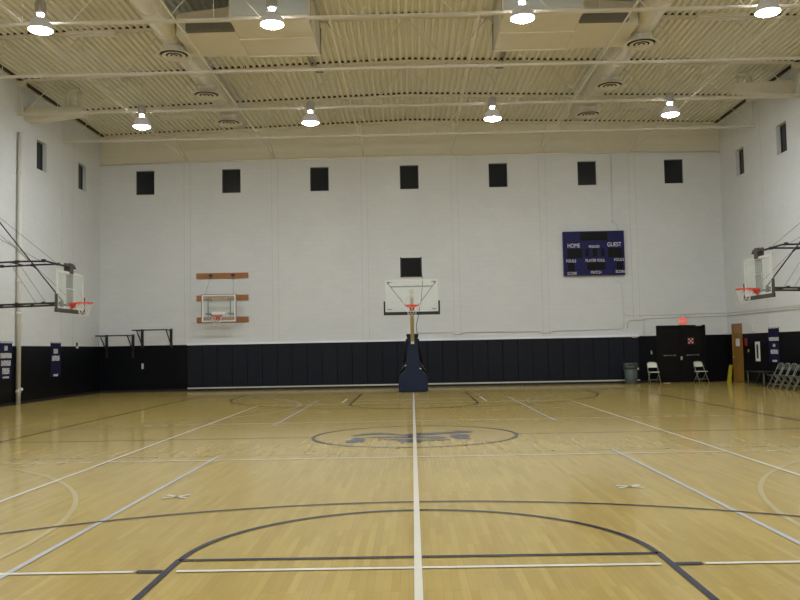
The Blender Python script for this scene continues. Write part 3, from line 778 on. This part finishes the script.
side_hoop(XL, 1, 8.28, 'black framed folding basketball hoop reaching out from the left wall')
side_hoop(XR, -1, 7.95, 'black framed folding basketball hoop reaching out from the right wall')

# ------------------------------------------------------------------ scoreboard
t = thing('scoreboard', 'blue electronic scoreboard with HOME and GUEST on the far wall', 'scoreboard', (7.48, YF, 5.32))
t.scale = (1, 1, 1)
MB().box(-1.24, 1.24, -.16, 0, -.91, .90).build('cabinet', 'blue', t, bevel=.01)
def disp(x0, x1, z0, z1): MB().box(x0, x1, -.166, -.158, z0, z1).build('display', 'digit', t)
fx = lambda u: (u-395)/330*1.24; fz = lambda v: (310-v)/248*.91
disp(fx(250), fx(545), fz(170), fz(75)); disp(fx(105), fx(265), fz(362), fz(262)); disp(fx(548), fx(700), fz(362), fz(258))
disp(fx(300), fx(338), fz(350), fz(262)); disp(fx(378), fx(430), fz(350), fz(262)); disp(fx(468), fx(512), fz(350), fz(262))
disp(fx(105), fx(180), fz(505), fz(415)); disp(fx(315), fx(512), fz(495), fz(415)); disp(fx(635), fx(700), fz(500), fz(412))
def st(s, u, v, hpx, wpx):
    size = hpx/248*.91/.70
    o = text('lettering', s, size, (fx(u), -.164, fz(v)), (PI/2, 0, 0), 'letters', t, bold=.0)
    wid = max(vv.co.x for vv in o.data.vertices)-min(vv.co.x for vv in o.data.vertices)
    o.scale = (wpx/330*1.24/wid, 1, 1)
st('HOME', 176, 226, 46, 132); st('GUEST', 616, 220, 46, 150); st('PERIOD', 398, 240, 28, 112)
st('FOULS', 143, 396, 32, 104); st('PLAYER FOUL', 405, 394, 32, 208); st('FOULS', 662, 390, 30, 104)
st('SCORE', 150, 536, 32, 100); st('MATCH', 410, 528, 32, 110); st('SCORE', 672, 524, 30, 100)

# conduits on the far wall
def pipe(name, pts, r, label, m='wall_plain', boxes=()):
    t = thing(name, label, 'conduit', (0, 0, 0))
    o = MB().tube(pts, r, 8).build('conduit_tube', m, t)
    for b in boxes: MB().cbox(b[0], b[1]).build('junction_box', m, t)
yy = YF-.02
pipe('wall_conduit', [(8.33, yy, 9.42), (8.30, yy, 6.7), (8.32, yy, 6.6), (8.50, yy, 6.45), (8.55, yy, 6.22)], .012, 'thin conduit dropping down the far wall to the scoreboard top', 'unit_grey', [((8.31, yy, 6.62), (.12, .05, .10))])
pipe('wall_conduit', [(8.30, yy, 4.42), (8.33, yy, 4.22), (8.50, yy, 4.12), (8.58, yy, 4.1), (8.60, yy, 3.9), (8.62, yy, 2.8), (8.62, yy, 2.30), (8.55, yy, 2.22), (7.6, yy, 2.20), (5.75, yy-.02, 2.19), (5.62, yy-.03, 2.10), (5.3, yy-.03, 2.10), (5.2, yy-.02, 2.18), (2.1, yy-.02, 2.20), (1.95, yy-.03, 2.12), (1.7, yy-.03, 2.12), (1.6, yy, 2.20), (.25, yy, 2.20)], .015, 'cream conduit from the scoreboard bottom along the top of the wall pads', 'wall_plain')
pipe('wall_conduit', [(8.75, yy, 2.22), (8.80, yy, 2.50), (8.90, yy, 2.56), (9.4, yy-.02, 2.56), (9.5, yy, 2.62), (XR-.03, yy, 2.66), (XR-.03, 15.5, 2.66), (XR-.03, 5, 2.64)], .016, 'lower cream conduit passing above the exit sign and round the corner', 'wall_plain')
pipe('wall_conduit', [(8.62, yy, 2.90), (8.72, yy, 2.76), (9.2, yy, 2.74), (XR-.05, yy, 2.78), (XR-.05, 15.5, 2.78), (XR-.05, 5, 2.76)], .014, 'upper cream conduit passing above the exit sign and round the corner', 'wall_plain')
pipe('wall_conduit', [(9.42, YF-.04, 2.56), (9.42, YF-.04, 1.95)], .014, 'short upright conduit beside the black doors', 'unit_grey', [((9.42, YF-.04, 2.0), (.08, .05, .16))])

# exit sign
t = thing('exit_sign', 'lit red EXIT sign above the black double door', 'sign', (11.0, YF, 2.48))
MB().box(-.17, .17, -.07, 0, -.16, .15).build('housing', 'wall_plain', t, bevel=.008)
MB().box(-.15, .15, -.076, -.07, -.135, .12).build('lit_face', mat('lit_sign_face', (.8, .3, .25), .5, emit=((1.0, .22, .18), .75), noise=.02).name if False else 'exit', t)
text('lettering', 'EXIT', .15, (0, -.08, -.01), (PI/2, 0, 0), 'letters', t, bold=.002)
for s in (-1, 1):
    MB().lathe([(0, .06), (.03, .06), (.045, 0), (0, 0)], (s*.1, -.05, .17), 14).build('lamp_head', 'wall_plain', t)
# poster on door
t = thing('door_poster', 'square red and white poster on the right black door leaf', 'poster', (11.33, YF+.05, 1.67))
MB().box(-.125, .125, -.006, 0, -.13, .12).build('sheet', 'red', t)
mb = MB()
for a in range(3):
    for b_ in range(3):
        if (a+b_) % 2 == 0: mb.box(-.10+a*.07, -.045+a*.07, -.009, -.006, -.10+b_*.07, -.05+b_*.07)
mb.build('white_patch', 'paper', t)
# outlet / handset between bin and doors
t = thing('wall_intercom', 'small pale wall fitting above the left white chair', 'wall fitting', (9.7, YF, 1.26))
MB().box(-.035, .035, -.03, 0, -.02, .05).build('plate', 'grey', t, bevel=.004)
MB().box(-.018, .018, -.045, 0, -.10, -.02).build('button_box', 'unit_grey', t, bevel=.004)
t = thing('pad_plaque', 'tiny pale tag at the top right end of the wall pads', 'tag', (9.2-.18, YF-.075, 1.87))
MB().box(-.10, .10, -.012, 0, -.03, .03).build('plate', 'alu', t, bevel=.003)

# ------------------------------------------------------------------ litter bin
t = thing('trash_bin', 'round grey plastic trash bin against the end of the wall pads', 'trash bin', (8.71, 18.18, 0))
MB().lathe([(0, .0), (.215, 0), (.225, .02), (.25, .70), (.0, .70)], seg=32).build('bin_body', 'bin', t)
mb = MB()
for a in range(16):
    mb.tube([(.224*math.cos(a*PI/8), .224*math.sin(a*PI/8), .04), (.252*math.cos(a*PI/8), .252*math.sin(a*PI/8), .62)], .008, 6)
mb.build('body_rib', 'bin', t)
mb = MB(); mb.lathe([(.25, .62), (.285, .62), (.29, .66), (.275, .72), (.28, .80), (.26, .83), (.0, .83)], seg=32); ld = mb.build('lid', 'bin_lid', t)
mb = MB(); mb.bar((-.16, -.27, .75), (.10, -.27, .78), .03, .04); mb.build('lid_slot', 'black', ld)
for s in (-1, 1): MB().cbox((s*.275, -.02, .58), (.05, .12, .05)).build('handle', 'bin', t)
MB().cbox((.24, -.15, .60), (.05, .05, .07)).build('lid_latch', 'white', t)

# ------------------------------------------------------------------ folding chairs
def make_chair(seatm, tubem, label):
    """chair faces -Y, origin on floor under the seat centre"""
    t = thing('folding_chair', label, 'chair', (0, 0, 0))
    for s in (-1, 1):
        x = s*.205
        MB().tube([(x, -.235, .012), (x*.98, .015, .44), (x*.95, .17, .74), (x*.9, .185, .80)], .0125, 10).build('leg', tubem, t)
        MB().tube([(x*.86, .24, .012), (x*.86, -.12, .43)], .0115, 10).build('leg', tubem, t)
    mb = MB()
    mb.tube([(-.185, .185, .80), (-.12, .195, .835), (0, .197, .84), (.12, .195, .835), (.185, .185, .80)], .0125, 10); mb.build('top_rail', tubem, t)
    mb = MB(); mb.tube([(-.205, -.16, .14), (.205, -.16, .14)], .009, 8); mb.build('stretcher', tubem, t)
    mb = MB(); mb.tube([(-.176, .16, .13), (.176, .16, .13)], .009, 8); mb.build('stretcher', tubem, t)
    poly = [(-.195, -.20), (-.17, -.225), (.17, -.225), (.195, -.20), (.18, .17), (.15, .195), (-.15, .195), (-.18, .17)]
    mb = MB(); mb.prism(poly, .43, .455, 'XY'); mb.build('seat', seatm, t, bevel=.008)
    mb = MB(); bmv = mb.bm; rows_ = []
    for q in range(9):
        a = -1+q/4; x = a*.19; yb = .155+.02*(1-a*a)
        top = .83-.06*abs(a)**3
        rows_.append([bmv.verts.new((x, yb+dy+(z-.62)*.10, z)) for z, dy in ((.62, 0), (top, 0), (top, .018), (.62, .018))])
    for a_, b_ in zip(rows_, rows_[1:]):
        for j in range(4): bmv.faces.new([a_[j], a_[(j+1)%4], b_[(j+1)%4], b_[j]])
    bmv.faces.new(rows_[0]); bmv.faces.new(rows_[-1][::-1]); mb.build('backrest', seatm, t)
    return t
c1 = make_chair('cream_seat', 'chairtube', 'cream metal folding chair between the grey bin and the black doors')
c1.location = (9.62, 18.22, 0); c1.rotation_euler = (0, 0, 0); c1['group'] = 'cream folding chairs by the doors'
dup(c1, (11.50, 18.22, 0), math.radians(14), 'cream metal folding chair turned slightly, before the right black door leaf', 'cream folding chairs by the doors')
g1 = make_chair('chairgrey', 'chairtube', '')
lab = ['farthest of the row, nearest the low bench', 'second from the low bench', 'middle one of the row', 'second nearest the camera', 'nearest the camera, at the right picture edge']
for i in range(5):
    l = 'grey metal folding chair by the right wall, ' + lab[i]
    if i == 0: g1.location = (12.27, 13.15, 0); g1.rotation_euler = (0, 0, -PI/2); g1['label'] = l; g1['group'] = 'grey folding chairs by the right wall'
    else: dup(g1, (12.27, 13.15-.50*i, 0), -PI/2, l, 'grey folding chairs by the right wall')

# low bench / table
t = thing('low_table', 'low dark folding table on thin pale legs by the right wall', 'table', (12.38, 14.4, 0))
MB().box(-.33, .33, -.85, .85, .50, .53).build('table_top', 'black', t, bevel=.006)
for y in (-.68, .68):
    for s in (-1, 1): MB().tube([(s*.27, y, 0.0), (s*.27, y, .50)], .011, 8).build('leg', 'chairtube', t)
    MB().tube([(-.27, y, .12), (.27, y, .12)], .007, 8).build('crossbar', 'black', t)
for s in (-1, 1): MB().tube([(-.0, s*.68, .12), (0, s*.25, .49)], .006, 8).build('brace', 'chairtube', t)

# yellow floor sign
t = thing('floor_sign', 'folded yellow wet floor sign leaning in the far right corner', 'floor sign', (12.55, 18.02, 0))
for s in (-1, 1):
    mb = MB(); mb.bm; v = [mb.bm.verts.new(p) for p in [(-.09, -.012+s*.03, 0), (.06, -.012+s*.03, 0), (.14, -.012+s*.012, .66), (.0+.02, -.012+s*.012, .66), (-.09, .012+s*.03, 0), (.06, .012+s*.03, 0), (.14, .012+s*.012, .66), (.02, .012+s*.012, .66)]]
    for q in ((0,1,2,3), (7,6,5,4), (0,4,5,1), (1,5,6,2), (2,6,7,3), (3,7,4,0)): mb.bm.faces.new([v[z] for z in q])
    mb.build('panel', 'yellow', t)
MB().box(.03, .13, -.035, .035, .65, .68).build('hinge', 'yellow', t)

t = MB().box(-.12, .12, -.09, .09, 0.001, .006).build('paper_sheet', 'paper'); t.location = (10.12, 18.12, .0); t.rotation_euler = (0, 0, .5)
tag(t, 'white paper lying on the floor right of the left white chair', 'paper')

# right wall items
def wallbox(name, label, cat, y, z, dy, dz, m, dx=.012, border=None):
    t = thing(name, label, cat, (XR, y, z))
    MB().box(-dx, 0, -dy/2, dy/2, -dz/2, dz/2).build('panel', m, t)
    return t
wallbox('wall_poster', 'small red poster on the navy wall right of the brown door', 'poster', 16.83, 1.58, .24, .30, 'red')
wallbox('alarm_switch', 'small yellow fitting under the red poster', 'switch', 16.62, 1.24, .07, .10, 'yellow', .03)
t = wallbox('wall_notice', 'tall white framed notice on the navy right wall', 'notice', 15.78, 1.22, .38, .72, 'white', .02)
MB().box(-.024, -.02, -.08, .08, -.26, .26).build('dark_print', 'black', t)
t = wallbox('thermostat', 'small blue box on the wall left of the right banner', 'switch', 15.1, 1.55, .12, .16, 'banner', .04)
t = thing('wall_horn', 'pale fitting on the right wall above the white framed notice', 'wall fitting', (XR, 16.12, 2.08))
MB().box(-.07, 0, -.09, .09, -.12, .12).build('housing', 'wall_plain', t, bevel=.01)
MB().box(-.08, -.07, -.05, .05, -.07, .03).build('grille', 'unit_grey', t)

# banners with pale rows of illegible print
def banner(wx, s, y, z0, z1, w, rows_, label):
    t = thing('wall_banner', label, 'banner', (wx, y, z0))
    h = z1-z0
    def bx(a0, a1, b0, b1, d0, d1, nm_, m): 
        return MB().box(min(s*d0, s*d1), max(s*d0, s*d1), a0, a1, b0, b1).build(nm_, m, t)
    bx(-w/2, w/2, 0, h, 0, .012, 'cloth', 'banner')
    for (c, hh, ww, nseg) in rows_:
        mb = MB(); z = h*c; st_ = ww/nseg
        for q in range(nseg):
            a = -ww/2+q*st_; g_ = st_*.2
            k_ = (q*7+nseg) % 4
            x0, x1 = min(s*.012, s*.015), max(s*.012, s*.015)
            mb.box(x0, x1, a, a+st_*.25, z-hh/2, z+hh/2)
            mb.box(x0, x1, a+st_*.55, a+st_*.8, z-hh/2, z+hh/2)
            zz = (z+hh*.3, z-hh*.1, z-hh*.5, z+hh*.1)[k_]
            mb.box(x0, x1, a+st_*.25, a+st_*.55, zz, zz+hh*.2)
        mb.build('print_row', 'letters', t)
    return t
banner(XL, 1, 10.86, .86, 2.04, .80, [(.975, .05, .74, 10), (.82, .14, .2, 2), (.62, .16, .72, 8), (.42, .17, .62, 6), (.21, .19, .46, 4), (.04, .06, .40, 6)], 'dark blue banner with five rows of white print left of the tall pipe')
banner(XL, 1, 14.5, .80, 2.06, .84, [(.98, .05, .8, 9), (.73, .17, .36, 3), (.53, .18, .62, 6), (.05, .08, .38, 5)], 'dark blue banner with two rows of white print right of the tall pipe')
banner(XR, -1, 14.38, .84, 2.09, .86, [(.98, .05, .8, 9), (.66, .13, .8, 8), (.48, .10, .2, 2), (.30, .15, .6, 6), (.04, .07, .36, 4)], 'dark blue banner with white print above the grey chairs on the right wall')

# left wall: tall pipe and small fitting
t = thing('drain_pipe', 'tall thick cream pipe standing against the left wall', 'pipe', (XL+.10, 11.5, 0))
MB().tube([(0, 0, 0), (0, 0, 8.9)], .072, 18).build('pipe_tube', 'wall_plain', t)
for z in (.42, 2.95, 4.0, 5.0, 7.6): MB().lathe([(.074, z-.05), (.09, z-.045), (.09, z+.045), (.074, z+.05)], seg=18).build('pipe_collar', 'wall_plain', t)
MB().tube([(.02, 0, .50), (.14, -.04, .50)], .05, 12).build('cleanout', 'wall_plain', t)
t = thing('wall_sensor', 'small white fitting at the top of the navy band on the left wall', 'wall fitting', (XL, 16.35, 1.90))
MB().box(0, .06, -.05, .05, -.08, 0).build('housing', 'white', t, bevel=.006)
MB().box(0, .04, -.03, .03, 0, .14).build('bracket', 'black', t)

# pull-up bars in the left corner of the far wall
def pullup(x0, x1, z, zb, label):
    t = thing('pull_up_bar', label, 'pull-up bar', ((x0+x1)/2, YF, z), group='pull-up bars')
    h = (x1-x0)/2
    for s in (-1, 1):
        MB().box(s*h-.05, s*h+.05, -.06, 0, zb-z, .06).build('upright', 'black', t)
        mb = MB(); mb.bar((s*h, -.03, 0), (s*h-.0, -.95, 0), .05, .05); mb.build('arm', 'black', t)
        mb = MB(); mb.bar((s*h, -.05, -.62), (s*h, -.72, -.02), .035, .035); mb.build('brace', 'black', t)
    MB().tube([(-h-.12, -.93, 0), (h+.12, -.93, 0)], .026, 12).build('grip_bar', 'black', t)
    return t
pullup(-12.55, -11.46, 2.31, 1.4, 'black wall mounted pull-up bar in the left corner, the lower one')
pullup(-11.08, -9.89, 2.51, 1.8, 'black wall mounted pull-up bar beside the pad row, the higher one')
t = thing('wall_hook', 'small pale hook on the navy wall under the higher pull-up bar', 'hook', (-11.08, YF, 1.05))
MB().box(-.04, .04, -.02, 0, -.10, .12).build('plate', 'unit_grey', t)
MB().tube([(0, -.02, .04), (0, -.08, .02), (0, -.08, .06)], .012, 8).build('hook_arm', 'alu', t)

# ------------------------------------------------------------------ camera and view
cam = bpy.data.cameras.new('camera'); co = bpy.data.objects.new('camera', cam); COL.objects.link(co)
C = (-0.0097, -15.0430, 1.5725)
R = [[0.9997056, 0.0199418, 0.0138210], [0.0149705, -0.0586976, -0.9981636], [-0.0190939, 0.9980766, -0.0589788]]
mw = Matrix(((R[0][0], R[0][1], R[0][2], C[0]), (R[1][0], R[1][1], R[1][2], C[1]), (R[2][0], R[2][1], R[2][2], C[2]), (0, 0, 0, 1)))
co.matrix_world = mw
cam.sensor_width = 36; cam.lens = 824.525/800*36; cam.clip_end = 200
SC.camera = co
w = bpy.data.worlds.new('world'); SC.world = w; w.use_nodes = True
w.node_tree.nodes['Background'].inputs[0].default_value = (0.01, 0.012, 0.02, 1); w.node_tree.nodes['Background'].inputs[1].default_value = 0.2
SC.view_settings.view_transform = 'Standard'; SC.view_settings.look = 'None'; SC.view_settings.gamma = 1
SC.view_settings.exposure = 0.60
try:
    SC.cycles.max_bounces = 10; SC.cycles.diffuse_bounces = 6; SC.cycles.use_light_tree = True; SC.cycles.use_adaptive_sampling = False
except Exception: pass
